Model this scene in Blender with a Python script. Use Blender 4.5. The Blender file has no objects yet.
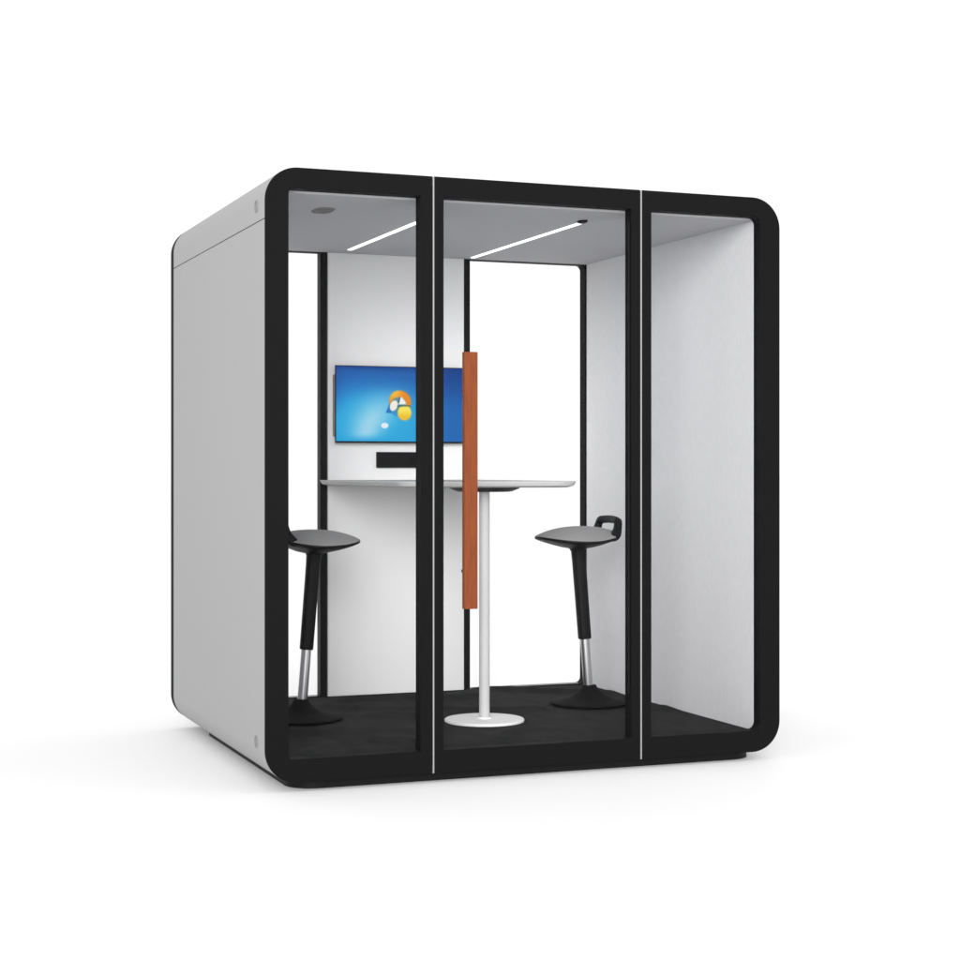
import bpy, bmesh, math, random
from mathutils import Vector, noise

random.seed(4)
sc = bpy.context.scene
COL = sc.collection

# ------------------------------------------------------------------ materials
def s2l(c):
    return tuple((v/255/12.92 if v/255 <= .04045 else ((v/255+.055)/1.055)**2.4) for v in c)

def mat(name, col, rough=.5, spec=.3, metal=0, noise_amt=0, noise_scale=30, stretch=(1, 1, 1),
        bump=0, bump_scale=400, bump_stretch=(1, 1, 1), sheen=0, rough_var=0):
    m = bpy.data.materials.new(name); m.use_nodes = True
    n, l = m.node_tree.nodes, m.node_tree.links
    b = n['Principled BSDF']
    b.inputs['Base Color'].default_value = (*col, 1)
    b.inputs['Roughness'].default_value = rough
    b.inputs['Specular IOR Level'].default_value = spec
    b.inputs['Metallic'].default_value = metal
    if sheen: b.inputs['Sheen Weight'].default_value = sheen
    tc = n.new('ShaderNodeTexCoord')
    def coords(st):
        mp = n.new('ShaderNodeMapping'); mp.inputs['Scale'].default_value = st
        l.new(tc.outputs['Object'], mp.inputs['Vector']); return mp.outputs['Vector']
    if noise_amt or rough_var:
        t = n.new('ShaderNodeTexNoise'); t.inputs['Scale'].default_value = noise_scale
        t.inputs['Detail'].default_value = 5
        l.new(coords(stretch), t.inputs['Vector'])
        if noise_amt:
            r = n.new('ShaderNodeMapRange'); r.inputs['To Min'].default_value = 1-noise_amt
            r.inputs['To Max'].default_value = 1+noise_amt
            l.new(t.outputs['Fac'], r.inputs['Value'])
            mx = n.new('ShaderNodeMix'); mx.data_type = 'RGBA'; mx.blend_type = 'MULTIPLY'
            mx.inputs['Factor'].default_value = 1
            mx.inputs['A'].default_value = (*col, 1)
            l.new(r.outputs['Result'], mx.inputs['B'])
            l.new(mx.outputs['Result'], b.inputs['Base Color'])
        if rough_var:
            r2 = n.new('ShaderNodeMapRange'); r2.inputs['To Min'].default_value = max(0, rough-rough_var)
            r2.inputs['To Max'].default_value = min(1, rough+rough_var)
            l.new(t.outputs['Fac'], r2.inputs['Value']); l.new(r2.outputs['Result'], b.inputs['Roughness'])
    if bump:
        t = n.new('ShaderNodeTexNoise'); t.inputs['Scale'].default_value = bump_scale
        t.inputs['Detail'].default_value = 3
        l.new(coords(bump_stretch), t.inputs['Vector'])
        bp = n.new('ShaderNodeBump'); bp.inputs['Strength'].default_value = bump
        bp.inputs['Distance'].default_value = .002
        l.new(t.outputs['Fac'], bp.inputs['Height']); l.new(bp.outputs['Normal'], b.inputs['Normal'])
    return m

def emit_mat(name, col, strength):
    m = bpy.data.materials.new(name); m.use_nodes = True
    b = m.node_tree.nodes['Principled BSDF']
    b.inputs['Base Color'].default_value = (*col, 1)
    b.inputs['Emission Color'].default_value = (*col, 1)
    b.inputs['Emission Strength'].default_value = strength
    return m

def glass_mat():
    m = bpy.data.materials.new('clear_coated_glass'); m.use_nodes = True
    n, l = m.node_tree.nodes, m.node_tree.links
    n.remove(n['Principled BSDF'])
    t = n.new('ShaderNodeBsdfTransparent'); t.inputs['Color'].default_value = (.9995, .9995, .9995, 1)
    g = n.new('ShaderNodeBsdfGlossy'); g.inputs['Roughness'].default_value = .02
    f = n.new('ShaderNodeFresnel'); f.inputs['IOR'].default_value = 1.09
    mx = n.new('ShaderNodeMixShader')
    l.new(f.outputs[0], mx.inputs[0]); l.new(t.outputs[0], mx.inputs[1]); l.new(g.outputs[0], mx.inputs[2])
    l.new(mx.outputs[0], n['Material Output'].inputs['Surface'])
    return m

def screen_mat():
    m = bpy.data.materials.new('screen_picture'); m.use_nodes = True
    n, l = m.node_tree.nodes, m.node_tree.links
    b = n['Principled BSDF']
    b.inputs['Base Color'].default_value = (.01, .01, .012, 1); b.inputs['Roughness'].default_value = .35
    b.inputs['Specular IOR Level'].default_value = .1
    a = n.new('ShaderNodeVertexColor'); a.layer_name = 'picture'
    l.new(a.outputs['Color'], b.inputs['Emission Color'])
    b.inputs['Emission Strength'].default_value = .92
    return m

def carpet_mat():
    m = mat('black_carpet', (.020, .020, .0205), .95, .15, noise_amt=.75, noise_scale=7, stretch=(2.2, .6, 1),
            bump=.6, bump_scale=260)
    return m

M = dict(
    black=mat('matte_black_powder_coat', (.006, .006, .006), .62, .06, noise_amt=.06, noise_scale=14, bump=.06, bump_scale=900, rough_var=.06),
    dark=mat('black_plastic', (.0085, .0085, .009), .5, .12),
    rubber=mat('black_rubber', (.0075, .0075, .0078), .8, .1, noise_amt=.15, noise_scale=20),
    shell=mat('light_grey_lacquer', (.318, .318, .320), .55, .25, noise_amt=.012, noise_scale=6, stretch=(1, 14, .35), bump=.03, bump_scale=700),
    felt=mat('pale_grey_felt', (.785, .785, .80), .95, .1, noise_amt=.08, noise_scale=45, stretch=(1, 2.2, .6), bump=.8, bump_scale=420, bump_stretch=(1, 3, .6)),
    ceil=mat('grey_ceiling_board', (.50, .50, .517), .85, .15, noise_amt=.02, noise_scale=12, bump=.1, bump_scale=500),
    panel=mat('white_wall_board', (.86, .86, .86), .6, .25, noise_amt=.01, noise_scale=8),
    white=mat('white_metal_paint', (.92, .92, .92), .5, .3),
    table=mat('white_laminate', (.50, .50, .495), .5, .3, noise_amt=.01),
    legpaint=mat('pale_grey_metal_paint', (.56, .56, .56), .45, .3),
    alu=mat('brushed_aluminium', (.40, .40, .40), .4, .5, metal=.6),
    chrome=mat('chromed_steel', (.62, .62, .63), .28, .5, metal=1),
    fabric=mat('grey_woven_upholstery', (.26, .26, .262), .95, .15, noise_amt=.12, noise_scale=180, bump=.5, bump_scale=600, sheen=.1),
    wood=mat('reddish_wood', (.186, .046, .014), .55, .15, noise_amt=.5, noise_scale=16, stretch=(9, 9, .55), bump=.12, bump_scale=80, bump_stretch=(8, 8, .4)),
    vent=mat('taupe_vent_metal', (.24, .232, .228), .7, .2),
    cap=mat('grey_cap_plastic', (.22, .22, .222), .6, .2),
    ground=mat('white_studio_floor', (.93, .93, .93), .6, .1, noise_amt=.004, noise_scale=3),
    light=emit_mat('light_diffuser', (1, 1, 1), 1.5),
    glass=glass_mat(), screen=screen_mat(), carpet=carpet_mat(),
)

# ------------------------------------------------------------------ helpers
def link(name, me, m, parent=None, smooth=None):
    o = bpy.data.objects.new(name, me); COL.objects.link(o)
    o.data.materials.append(m)
    if parent is not None: o.parent = parent
    return o

def wloc(parent):
    v = Vector((0, 0, 0))
    while parent is not None:
        v += parent.location; parent = parent.parent
    return v

def finish(name, bm, m, parent=None, smooth=30, world=True):
    """world=True: the vertices are in world coordinates; move the origin to the part's own centre"""
    bmesh.ops.recalc_face_normals(bm, faces=bm.faces[:])
    if smooth:
        for f in bm.faces: f.smooth = True
        for e in bm.edges:
            if len(e.link_faces) == 2:
                e.smooth = e.calc_face_angle(0) < math.radians(smooth)
            else: e.smooth = False
    off = Vector((0, 0, 0))
    if world:
        lo = Vector([min(v.co[i] for v in bm.verts) for i in range(3)])
        hi = Vector([max(v.co[i] for v in bm.verts) for i in range(3)])
        off = (lo+hi)/2
        for v in bm.verts: v.co -= off
    me = bpy.data.meshes.new(name); bm.to_mesh(me); bm.free()
    o = link(name, me, m, parent)
    if world:
        o.location = off - wloc(parent)
    if smooth:
        md = o.modifiers.new('weighted_normal', 'WEIGHTED_NORMAL'); md.keep_sharp = True; md.weight = 90
    return o

def add_box(bm, x0, x1, y0, y1, z0, z1, bevel=0, seg=2):
    vs = [bm.verts.new((x, y, z)) for x in (x0, x1) for y in (y0, y1) for z in (z0, z1)]
    F = [bm.faces.new([vs[i] for i in q]) for q in ((0, 1, 3, 2), (4, 6, 7, 5), (0, 4, 5, 1), (2, 3, 7, 6), (0, 2, 6, 4), (1, 5, 7, 3))]
    if bevel:
        es = list({e for f in F for e in f.edges})
        bmesh.ops.bevel(bm, geom=es, offset=bevel, segments=seg, affect='EDGES', profile=.5)

def box(name, x0, x1, y0, y1, z0, z1, m, parent, bevel=.002, seg=2):
    bm = bmesh.new(); add_box(bm, x0, x1, y0, y1, z0, z1, bevel, seg)
    return finish(name, bm, m, parent)

def rr(x0, x1, z0, z1, r, n=14, extra=None):
    """rounded rectangle outline (x, z); r = radii at bl, br, tr, tl"""
    if not hasattr(r, '__len__'): r = (r,)*4
    cs = [(x0+r[0], z0+r[0], 180), (x1-r[1], z0+r[1], 270), (x1-r[2], z1-r[2], 0), (x0+r[3], z1-r[3], 90)]
    pts = []
    for (cx, cz, a0), q in zip(cs, r):
        for k in range(n+1):
            a = math.radians(a0+90*k/n)
            pts.append((cx+q*math.cos(a), cz+q*math.sin(a)))
    return pts

def loft_y(bm, loops, close=False, cap0=False, cap1=False):
    """loops: list of (outline points (x,z), y)"""
    rings = [[bm.verts.new((p[0], y, p[1])) for p in pts] for pts, y in loops]
    N = len(rings[0])
    pairs = list(zip(rings, rings[1:])) + ([(rings[-1], rings[0])] if close else [])
    for a, b in pairs:
        for i in range(N):
            j = (i+1) % N
            try: bm.faces.new((a[i], a[j], b[j], b[i]))
            except ValueError: pass
    if cap0: bm.faces.new(rings[0])
    if cap1: bm.faces.new(rings[-1])

def lathe(bm, prof, c=(0, 0, 0), n=64, sx=1, sy=1):
    rings = []
    for r, z in prof:
        if r < 1e-6: rings.append([bm.verts.new((c[0], c[1], c[2]+z))])
        else: rings.append([bm.verts.new((c[0]+sx*r*math.cos(2*math.pi*k/n), c[1]+sy*r*math.sin(2*math.pi*k/n), c[2]+z)) for k in range(n)])
    for a, b in zip(rings, rings[1:]):
        for k in range(n):
            j = (k+1) % n
            if len(a) == 1 and len(b) == 1: continue
            if len(a) == 1: bm.faces.new((a[0], b[k], b[j]))
            elif len(b) == 1: bm.faces.new((a[k], a[j], b[0]))
            else: bm.faces.new((a[k], a[j], b[j], b[k]))

def tube(bm, pts, rad, n=20, p=2.6, cap=True):
    """sweep a superellipse section (ru, rv per point) along pts"""
    pts = [Vector(q) for q in pts]
    rings = []; up = None
    for i, q in enumerate(pts):
        t = (pts[min(i+1, len(pts)-1)]-pts[max(i-1, 0)]).normalized()
        if up is None:
            up = Vector((0, 1, 0)) if abs(t.y) < .9 else Vector((1, 0, 0))
        u = (up-t*up.dot(t)).normalized(); up = u; v = t.cross(u)
        ra = rad[i] if isinstance(rad, list) else rad
        ru, rv = ra if hasattr(ra, '__len__') else (ra, ra)
        ring = []
        for k in range(n):
            a = 2*math.pi*k/n; c, s = math.cos(a), math.sin(a)
            ring.append(bm.verts.new(q+u*(ru*math.copysign(abs(c)**(2/p), c))+v*(rv*math.copysign(abs(s)**(2/p), s))))
        rings.append(ring)
    for a, b in zip(rings, rings[1:]):
        for k in range(n):
            j = (k+1) % n; bm.faces.new((a[k], a[j], b[j], b[k]))
    if cap:
        bm.faces.new(rings[0]); bm.faces.new(rings[-1])

def empty(name, loc, label, cat, group=None, rz=0):
    o = bpy.data.objects.new(name, None); COL.objects.link(o)
    o.location = loc; o.rotation_euler = (0, 0, rz); o.empty_display_size = .2
    o['label'] = label; o['category'] = cat
    if group: o['group'] = group
    return o

# ------------------------------------------------------------------ dimensions (metres)
W, D, Z0, H, R = 2.165, 1.753, .035, 2.300, .125
ZF, ZC, XR, XL = .1176, 2.214, 2.074, .091
YB = 1.693

# ------------------------------------------------------------------ setting
bm = bmesh.new()
s = 300
vs = [bm.verts.new(q) for q in ((-s, -s, 0), (s, -s, 0), (s, s, 0), (-s, s, 0))]
bm.faces.new(vs)
g = finish('floor', bm, M['ground'], smooth=0)
g['kind'] = 'structure'

# ------------------------------------------------------------------ office pod
pod = empty('office_pod', (W/2, D/2, 0),
            'grey office pod with rounded corners, black frame and clear glass front standing on white floor', 'office pod')

# outer shell: rounded tube of the body with a fine groove along both flanks
def shell_outline(d=0):
    pts = rr(d, W-d, Z0+d, H-d, R-d, 16)
    zg, gw, gd = 2.107, .0022, .006
    n = 17
    bl, br, tr, tl = pts[:n], pts[n:2*n], pts[2*n:3*n], pts[3*n:]
    gr = [(W-d, zg-gw), (W-d-gd, zg-gw), (W-d-gd, zg+gw), (W-d, zg+gw)]
    gl = [(d, zg+gw), (d+gd, zg+gw), (d+gd, zg-gw), (d, zg-gw)]
    return bl+br+gr+tr+tl+gl
def shell_inner():
    pts = rr(.034, W-.034, Z0+.034, H-.034, R-.034, 16)
    n = 17; zg = 2.107
    f = lambda x: [(x, zg-.03), (x, zg-.01), (x, zg+.01), (x, zg+.03)]
    return pts[:2*n]+f(W-.034)+pts[2*n:]+f(.034)[::-1]
bm = bmesh.new()
loft_y(bm, [(shell_inner(), .001), (shell_outline(.003), .001), (shell_outline(.001), .002), (shell_outline(), .005),
            (shell_outline(), 1.684), (shell_outline(.003), 1.686), (shell_inner(), 1.686)], close=True)
shell = finish('shell', bm, M['shell'], pod, smooth=28)
shell['label'] = 'pale grey outer shell of the pod'
# round bolt caps on the left flank near the front
for z in (2.167, .176):
    bm = bmesh.new()
    prof = [(0, .0012), (.013, .0012), (.0135, -.001), (.0185, -.001), (.019, .003), (.022, .003), (.0235, .0015), (.0235, -.003)]
    lathe(bm, prof, n=40)
    for v in bm.verts: v.co = Vector((-v.co.z, .122+v.co.y, z+v.co.x))
    finish('bolt_cap', bm, M['cap'], shell)

# front: left light, door, right light
def front_panel(x0, x1, rads, hx0, hx1, hr, hz0=.122, hz1=2.222):
    a = [.031 if x0 == 0 else 0, .031 if x1 == W else 0]
    rin = [max(q-.031, .0015) if q > .05 else q for q in rads]
    bm = bmesh.new()
    O = lambda d: rr(x0+d, x1-d, Z0+d, H-d, [max(q-d, .0005) for q in rads])
    hole = lambda d: rr(hx0-d, hx1+d, hz0-d, hz1+d, [q+d for q in hr])
    inner = rr(x0+a[0], x1-a[1], Z0+.038, H-.038, rin)
    loft_y(bm, [(hole(0), .05), (hole(0), -.0045), (hole(.002), -.0065), (O(.004), -.0065), (O(.0012), -.005), (O(0), -.002),
                (O(0), 0), (inner, 0), (inner, .05)], close=True)
    return bm
t_ = .0012
fp = finish('fixed_panel', front_panel(0, .650, (R, t_, t_, R), .089, .602, (.02, t_, t_, .02)), M['black'], pod)
box('glass_pane', .085, .606, .018, .028, .118, 2.226, M['glass'], fp, 0)
door = finish('door', front_panel(.6585, 1.5265, (t_,)*4, .695, 1.487, (t_,)*4), M['black'], pod)
box('glass_pane', .691, 1.491, .018, .028, .118, 2.226, M['glass'], door, 0)
fp2 = finish('fixed_panel', front_panel(1.535, W, (t_, R, R, t_), 1.576, 2.074, (t_, .03, .03, t_)), M['black'], pod)
box('glass_pane', 1.572, 2.078, .018, .028, .118, 2.226, M['glass'], fp2, 0)
for xs in (.6543, 1.5308):
    box('joint_strip', xs-.0028, xs+.0028, -.0062, .045, Z0+.002, H-.0025, M['alu'], pod, .0008, 1)
# slim hinge profile inside the door's right stile
box('hinge_profile', 1.4795, 1.4868, .006, .012, .30, 2.17, M['dark'], door, .0008, 1)
# wooden pull handle
hb = box('handle', .757, .811, -.066, -.038, .660, 1.634, M['wood'], door, .003, 3)
for z in (.80, 1.49):
    bm = bmesh.new()
    tube(bm, [(.784, -.040, z), (.784, .018, z)], .009, 16, 2)
    finish('standoff', bm, M['dark'], hb)

# back frame with two lights and posts
def back_ring(bm, y0, y1, o, h):
    loft_y(bm, [(h, y0), (o, y0), (o, y1), (h, y1)], close=True)
bm = bmesh.new()
hole = rr(.097, 2.068, .119, 2.2125, .028)
loft_y(bm, [(hole, YB-.0005), (rr(.036, W-.036, Z0+.036, H-.036, R-.036), YB), (rr(.036, W-.036, Z0+.036, H-.036, R-.036), 1.6862),
            (rr(0, W, Z0, H, R), 1.6862), (rr(0, W, Z0, H, R), 1.748), (rr(.004, W-.004, Z0+.004, H-.004, R-.004), D), (hole, D)], close=True)
bf = finish('back_frame', bm, M['black'], pod)
for x0, x1 in ((.695, .729), (1.416, 1.452)):
    bm = bmesh.new()
    add_box(bm, x0, x1, 1.690, 1.745, .110, 2.215, .003)
    finish('post', bm, M['dark'], bf)
for x0, x1 in ((.094, .707), (1.450, 2.071)):
    box('glass_pane', x0, x1, 1.712, 1.722, .120, 2.208, M['glass'], bf, 0)

# white wall panel between the back posts, with the black socket box under the screen
wp = box('wall_panel', .7295, 1.4155, 1.679, 1.7462, .1185, 2.2135, M['panel'], pod, .002)
sk = box('socket_box', .967, 1.225, 1.660, 1.681, 1.198, 1.273, M['dark'], wp, .003)
bm = bmesh.new()
for k in range(3):
    add_box(bm, 1.135+.027*k, 1.157+.027*k, 1.6585, 1.6605, 1.222, 1.250, .001, 1)
finish('socket', bm, M['rubber'], sk)

# inner lining, ceiling, deck and carpet
box('felt_wall', XR, 2.128, .0515, 1.6885, .100, 2.250, M['felt'], pod, .003)
box('felt_wall', .040, XL-.003, .0515, 1.6885, .100, 2.250, M['felt'], pod, .003)
cl = box('ceiling', XL-.002, XR-.0008, .0515, 1.6888, ZC, 2.262, M['ceil'], pod, .001, 1)
for x, y0, y1 in ((.797, .36, 1.551), (1.437, .345, 1.618)):
    box('light_strip', x-.0115, x+.0115, y0, y1, ZC-.0035, ZC+.01, M['light'], cl, .0015)
bm = bmesh.new()
lathe(bm, [(0, -.010), (.010, -.010), (.017, -.006), (.019, 0), (.019, .004)], (1.421, .315, ZC), 32, 1, 1.9)
finish('sensor', bm, M['dark'], cl)
bm = bmesh.new()
vr = []
for q, z in ((1, .004), (1, -.0015), (.94, -.004), (.86, -.0045), (.80, -.0015)):
    ring = []
    for k in range(48):
        a = 2*math.pi*k/48; c, s_ = math.cos(a), math.sin(a)
        ring.append(bm.verts.new((.343+q*.041*math.copysign(abs(c)**.7, c), .420+q*.074*math.copysign(abs(s_)**.7, s_), ZC+z)))
    vr.append(ring)
for a, b in zip(vr, vr[1:]):
    for k in range(48): bm.faces.new((a[k], a[(k+1) % 48], b[(k+1) % 48], b[k]))
bm.faces.new(vr[-1])
for k in range(-2, 3):
    yl = .052-.006*abs(k)
    add_box(bm, .343+.0125*k-.004, .343+.0125*k+.004, .420-yl, .420+yl, ZC-.0035, ZC-.001, .0008, 1)
finish('air_vent', bm, M['vent'], cl)
box('deck', .040, 2.125, .0518, 1.6884, .075, .1115, M['dark'], pod, .001, 1)
# carpet: a soft black sheet with a few shallow creases
bm = bmesh.new()
nx, ny = 150, 120
x0, x1, y0, y1 = XL-.002, XR-.001, .0525, 1.6876
gv = []
for j in range(ny+1):
    row = []
    for i in range(nx+1):
        x = x0+(x1-x0)*i/nx; y = y0+(y1-y0)*j/ny
        e = min((x-x0), (x1-x), (y-y0), (y1-y))
        fade = min(1, e/.06)
        q = Vector((x*1.5+.9*y, y*2.2-.35*x, 3.3))
        cr = abs(noise.noise(q*1.1))
        h = .022*math.exp(-(cr/.12)**2)+.002*(1+noise.noise(Vector((x*3, y*5, 8))))
        for fx, fy, fr in ((1.13, .68, .19), (.412, 1.0, .215), (1.771, 1.0, .215)):
            fade = min(fade, max(0, (math.hypot(x-fx, y-fy)-fr)/.10))
        row.append(bm.verts.new((x, y, .1150+max(0, fade)*h)))
    gv.append(row)
for j in range(ny):
    for i in range(nx):
        bm.faces.new((gv[j][i], gv[j][i+1], gv[j+1][i+1], gv[j+1][i]))
cp = finish('carpet', bm, M['carpet'], pod, smooth=80)
# recessed plinth
bm = bmesh.new()
pr = rr(.115, 2.085, .046, 1.56, .11)
lo_ = [bm.verts.new((x, y, 0)) for x, y in pr]; hi_ = [bm.verts.new((x, y, Z0+.002)) for x, y in pr]
for i in range(len(pr)):
    j = (i+1) % len(pr); bm.faces.new((lo_[i], lo_[j], hi_[j], hi_[i]))
bm.faces.new(lo_); bm.faces.new(hi_)
finish('plinth', bm, M['dark'], pod)

# ------------------------------------------------------------------ wall screen
tv = empty('wall_screen', (1.078, 1.679, 1.315), 'flat wall screen with bright blue picture mounted on the white back panel', 'screen')
TX0, TX1, TZ0, TZ1 = .752, 1.405, 1.315, 1.680
box('housing', TX0-.001, TX1-.03, 1.642, 1.6785, TZ0+.03, TZ1-.042, mat('grey_back_plastic', (.30, .28, .26), .6, .2), tv, .006)
bm = bmesh.new()
add_box(bm, TX0, TX1, 1.631, 1.6425, TZ0, TZ1, .002)
finish('bezel', bm, M['dark'], tv)
def lerp(a, b, t): return tuple(p+(q-p)*t for p, q in zip(a, b))
def sm(e0, e1, v):
    t = max(0, min(1, (v-e0)/(e1-e0))); return t*t*(3-2*t)
def picture(x, z):
    u = (x-TX0)/(TX1-TX0); v = (z-TZ0)/(TZ1-TZ0)
    c = lerp((22, 118, 200), (26, 92, 172), sm(.45, .95, v))
    c = lerp(c, (32, 165, 222), sm(.75, .25, v)*.9*(1-sm(.55, .95, u)))
    d = math.hypot((u-.30)/.55, (v-.36)/.62)
    c = lerp(c, (48, 180, 228), math.exp(-(d*1.7)**2)*.9)
    # pale beam of light rising to the right
    uc = .215+.30*max(v-.05, 0)**1.2
    d = (u-uc)/(.105+.12*v)
    c = lerp(c, (176, 222, 242), math.exp(-d*d)*.86*sm(.0, .14, v)*sm(.85, .25, v))
    c = lerp(c, (20, 72, 152), sm(.10, -.05, u)*.55*sm(.2, .9, v))
    # darker right part
    k = sm(.62, .90, u)
    c = lerp(c, lerp((24, 104, 182), (12, 66, 142), sm(.35, 1, v)), k)
    c = lerp(c, (14, 60, 132), sm(.90, 1, v)*.7)
    # emblem: orange arc, white sails, yellow disc, blue wedge and a white dot
    def ell(cx, cz, rx, rz, rot=0, e=.12):
        a = math.radians(rot); dx, dz = x-cx, z-cz
        p = (dx*math.cos(a)+dz*math.sin(a))/rx; q = (-dx*math.sin(a)+dz*math.cos(a))/rz
        return sm(1+e, 1-e, math.hypot(p, q))
    def poly(pts, e=.003):
        dm = 1e9
        for i in range(len(pts)):
            (ax, az), (bx, bz) = pts[i], pts[(i+1) % len(pts)]
            ex, ez = bx-ax, bz-az; L = math.hypot(ex, ez)
            dm = min(dm, (ex*(z-az)-ez*(x-ax))/L)
        return sm(-e, e, dm)
    w = poly([(1.000, 1.459), (1.030, 1.457), (1.034, 1.512), (1.024, 1.515)])
    c = lerp(c, (18, 104, 190), w*.9)
    a = ell(1.072, 1.513, .056, .052, -25)
    c = lerp(c, lerp((238, 140, 22), (250, 196, 60), sm(1.10, 1.04, x)*sm(1.50, 1.56, z)), a)
    cut = ell(1.062, 1.488, .040, .046, -20)
    c = lerp(c, (40, 140, 205), cut*.75)
    c = lerp(c, (246, 240, 228), ell(1.040, 1.493, .018, .026, -25))
    c = lerp(c, (240, 248, 246), poly([(1.064, 1.499), (1.102, 1.501), (1.098, 1.514), (1.080, 1.534), (1.072, 1.534)]))
    c = lerp(c, (18, 60, 60), poly([(1.062, 1.506), (1.067, 1.506), (1.074, 1.534), (1.069, 1.534)], .002)*.9)
    y_ = ell(1.094, 1.459, .0345, .036)
    c = lerp(c, lerp((244, 190, 30), (250, 232, 90), sm(1.43, 1.475, z)), y_)
    c = lerp(c, (20, 84, 92), poly([(1.058, 1.488), (1.124, 1.491), (1.124, 1.496), (1.058, 1.494)], .002)*.85)
    c = lerp(c, (236, 242, 252), ell(.995, 1.398, .018, .013))
    return s2l(c)
bm = bmesh.new()
nx, nz = 220, 124
X0, X1, ZZ0, ZZ1 = TX0+.003, TX1-.003, TZ0+.008, TZ1-.004
gv = [[bm.verts.new((X0+(X1-X0)*i/nx, 1.6302, ZZ0+(ZZ1-ZZ0)*j/nz)) for i in range(nx+1)] for j in range(nz+1)]
cols = [picture(v.co.x, v.co.z) for r in gv for v in r]
for j in range(nz):
    for i in range(nx):
        bm.faces.new((gv[j][i], gv[j][i+1], gv[j+1][i+1], gv[j+1][i]))
scr = finish('display', bm, M['screen'], tv, smooth=0)
ca = scr.data.color_attributes.new('picture', 'FLOAT_COLOR', 'POINT')
for d, c in zip(ca.data, cols): d.color = (*c, 1)

# ------------------------------------------------------------------ table
tb = empty('bar_table', (1.13, .68, .1176), 'high white table on one slim round leg with a white disc foot', 'table')
def table_outline(d, r):
    x0, x1, y0, y1 = .690+d, 1.487-d, .430+d, 1.6775
    pts = []
    for cx, cy, a0, q in ((x0+r, y0+r, 180, r), (x1-r, y0+r, 270, r), (x1-.002, y1-.002, 0, .002), (x0+.002, y1-.002, 90, .002)):
        for k in range(13):
            a = math.radians(a0+90*k/12); pts.append((cx+q*math.cos(a), cy+q*math.sin(a)))
    return pts
bm = bmesh.new()
rings = [[bm.verts.new((x, y, z)) for x, y in table_outline(d, r)] for d, r, z in
         ((.004, .116, 1.1400), (.0012, .119, 1.1392), (0, .12, 1.1375), (.001, .12, 1.133), (.010, .11, 1.1205), (.036, .09, 1.1135))]
for a, b in zip(rings, rings[1:]):
    for i in range(len(a)):
        j = (i+1) % len(a); bm.faces.new((a[i], a[j], b[j], b[i]))
bm.faces.new(rings[0]); bm.faces.new(rings[-1])
finish('tabletop', bm, M['table'], tb, smooth=25)
bm = bmesh.new()
lathe(bm, [(0, 1.094), (.10, 1.094), (.118, 1.096), (.150, 1.109), (.150, 1.1136), (0, 1.1136)], (1.13, .68, 0))
finish('mounting_plate', bm, M['dark'], tb)
bm = bmesh.new()
lathe(bm, [(.0225, .128), (.0225, 1.0945)], (1.13, .68, 0), 40)
finish('leg', bm, M['legpaint'], tb)
bm = bmesh.new()
lathe(bm, [(0, .1165), (.168, .1165), (.170, .118), (.170, .1255), (.166, .1285), (.03, .1295), (.029, .1345), (.0225, .1345)], (1.13, .68, 0), 72)
finish('base', bm, M['white'], tb, smooth=35)

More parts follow.
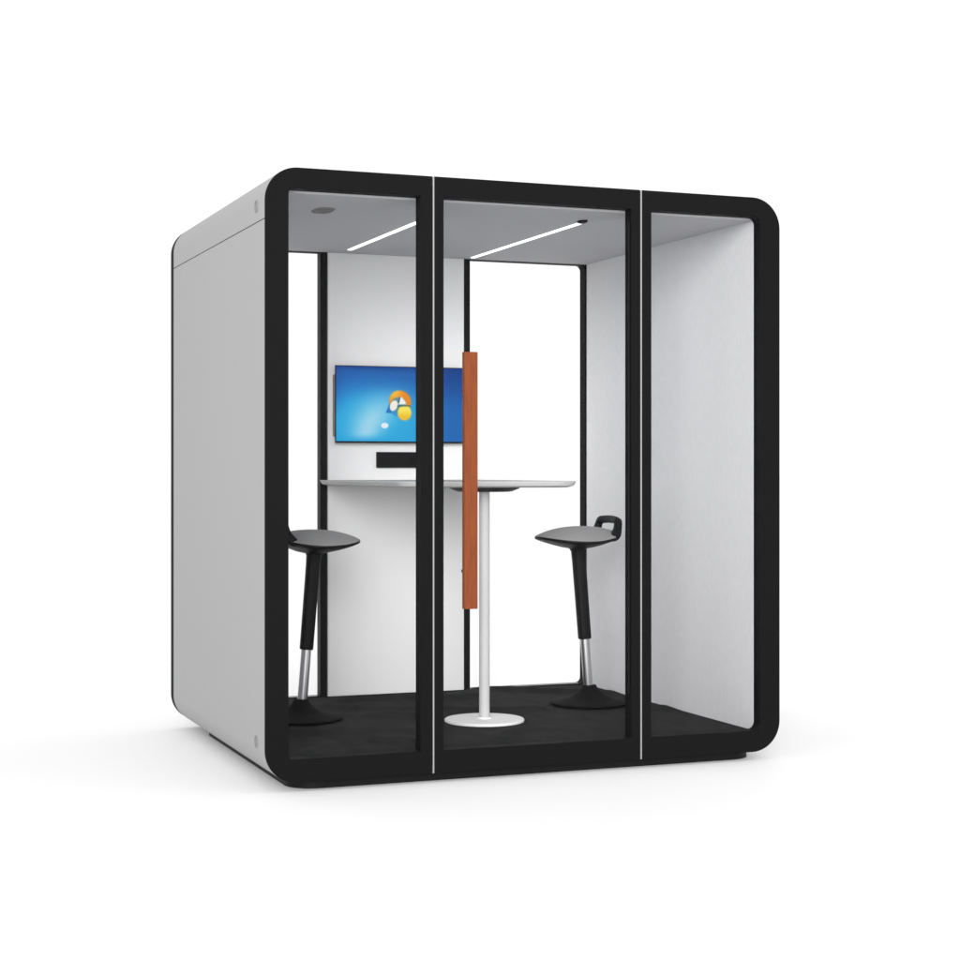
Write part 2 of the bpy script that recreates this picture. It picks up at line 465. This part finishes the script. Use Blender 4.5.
# ------------------------------------------------------------------ perching stools
def rim(a):
    """outline of the seat at angle a (0 = front): x, y, z of the rim"""
    c, s_ = math.cos(a), math.sin(a)
    x = .062+.193*math.copysign(abs(c)**.92, c); y = .178*math.copysign(abs(s_)**.92, s_)
    if c > 0: y *= 1-.10*c*c
    z = .750+.018*max(c, 0)**2+.030*max(-c, 0)**1.6
    return Vector((x, y, z))
def make_stool(loc, rz, label):
    root = empty('perching_stool', loc, label, 'stool', 'stools at the table', rz)
    F = lambda name, bm, m, sm_=40, par=None: finish(name, bm, m, par or root, sm_, world=False)
    N = 72
    # cushion: saddle-shaped dome
    bm = bmesh.new(); rings = []
    cz = .806
    for q in (0, .15, .3, .45, .6, .72, .82, .9, .95, .98, 1):
        if q == 0:
            rings.append([bm.verts.new((.045, 0, cz))]); continue
        ring = []
        for k in range(N):
            p = rim(2*math.pi*k/N)
            x = .045+(p.x-.045)*q; y = p.y*q
            z = p.z+.002+(cz-p.z)*(1-q**2.3)+.006*math.sqrt(max(0, 1-q*q))
            ring.append(bm.verts.new((x, y, z)))
        rings.append(ring)
    last = []
    for k in range(N):
        p = rim(2*math.pi*k/N); last.append(bm.verts.new((.045+(p.x-.045)*.985, p.y*.985, p.z-.006)))
    rings.append(last)
    for a, b in zip(rings, rings[1:]):
        for k in range(N):
            j = (k+1) % N
            if len(a) == 1: bm.faces.new((a[0], b[k], b[j]))
            else: bm.faces.new((a[k], a[j], b[j], b[k]))
    F('cushion', bm, M['fabric'], 60)
    # black seat shell below, bulging down to the column
    bm = bmesh.new(); rings = []
    for q, dz in ((.97, -.001), (1.0, 0), (1.012, -.006), (1.0, -.010), (.93, -.016), (.8, -.025), (.6, -.038), (.4, -.049), (.2, -.056)):
        ring = []
        for k in range(N):
            p = rim(2*math.pi*k/N)
            w = sm(1, .2, q)
            zz = p.z*(1-w)+.768*w
            ring.append(bm.verts.new((.055+(p.x-.055)*q, p.y*q, zz+dz)))
        rings.append(ring)
    for a, b in zip(rings, rings[1:]):
        for k in range(N):
            j = (k+1) % N; bm.faces.new((a[k], a[j], b[j], b[k]))
    bm.faces.new(rings[-1])
    F('seat_shell', bm, M['dark'], 60)
    # grip loop behind the seat
    pts = []
    base = [(-.036, -.118, .755), (-.070, -.116, .769), (-.088, -.108, .796), (-.097, -.099, .830), (-.099, -.084, .839)]
    pts = base + [(-.103, -.05, .8425), (-.105, 0, .844), (-.103, .05, .8425)] + [(a, -b, c) for a, b, c in base[::-1]]
    fine = []
    for i in range(len(pts)-1):
        p0, p1, p2, p3 = (Vector(pts[max(i-1, 0)]), Vector(pts[i]), Vector(pts[i+1]), Vector(pts[min(i+2, len(pts)-1)]))
        for t in (0, .25, .5, .75):
            fine.append(.5*((2*p1)+(-p0+p2)*t+(2*p0-5*p1+4*p2-p3)*t*t+(-p0+3*p1-3*p2+p3)*t**3))
    fine.append(Vector(pts[-1]))
    bm = bmesh.new(); tube(bm, fine, [.0160+.0055*math.exp(-((min(i, len(fine)-1-i)-5)/3)**2)-.006*max(0, 1-min(i, len(fine)-1-i)/3) for i in range(len(fine))], 16, 3.4)
    F('handle', bm, M['dark'], 50)
    # leaning column
    bm = bmesh.new()
    A, B = Vector((.0235, 0, .300)), Vector((.058, 0, .722))
    P = [A, A+(B-A)*.004, A+(B-A)*.01] + [A+(B-A)*t for t in (.3, .6, .85, .95, 1)]
    tube(bm, P, [(.026, .026), (.0285, .0275), (.029, .028), (.029, .0285), (.0295, .029), (.030, .0295), (.031, .031), (.040, .042)], 28, 2.8)
    F('column', bm, M['dark'], 40)
    bm = bmesh.new()
    tube(bm, [(.0055, 0, .078), (.0245, 0, .312)], .0215, 28, 2)
    F('piston', bm, M['chrome'], 40)
    bm = bmesh.new()
    lathe(bm, [(0, 0), (.170, 0), (.178, .004), (.180, .009), (.176, .013), (.138, .019), (.098, .029), (.068, .045), (.046, .064), (.034, .080), (.031, .088), (.020, .090), (0, .090)], n=72)
    F('foot', bm, M['rubber'], 50)
    return root
make_stool((.412, 1.0, .1175), 0, 'black stool with grey seat left of the table, its back behind the frame')
make_stool((1.771, 1.0, .1175), math.pi, 'black stool with grey seat and open grip loop standing beside the felt wall')

# ------------------------------------------------------------------ light
w = bpy.data.worlds.new('World'); sc.world = w; w.use_nodes = True
bg = w.node_tree.nodes['Background']; bg.inputs['Color'].default_value = (1, 1, 1, 1); bg.inputs['Strength'].default_value = 1.08

def area(name, loc, target, sx, sy, power, col=(1, 1, 1)):
    d = bpy.data.lights.new(name, 'AREA'); d.shape = 'RECTANGLE'; d.size = sx; d.size_y = sy; d.energy = power; d.color = col
    o = bpy.data.objects.new(name, d); COL.objects.link(o); o.location = loc
    o.rotation_euler = (Vector(target)-Vector(loc)).to_track_quat('-Z', 'Y').to_euler()
    return o
o = area('front_softbox', (-2.2, -7.2, 3.25), (1.6, 1.0, 1.5), 5.0, 4.6, 82); o.data.spread = math.radians(38)

# ------------------------------------------------------------------ camera
cam = bpy.data.cameras.new('camera'); co = bpy.data.objects.new('camera', cam); COL.objects.link(co)
co.location = (-1.55336, -6.15922, 1.18433)
co.rotation_euler = (math.pi/2, 0, -.371337)
cam.sensor_width = 36; cam.lens = 36*1724.337/960; cam.shift_y = -(480-470.573)/960
cam.clip_start = .05; cam.clip_end = 2000
sc.camera = co
vs_ = sc.view_settings
vs_.view_transform = 'Standard'; vs_.look = 'None'; vs_.exposure = 0; vs_.gamma = 1; vs_.use_curve_mapping = False
sc.cycles.max_bounces = 12; sc.cycles.transparent_max_bounces = 24
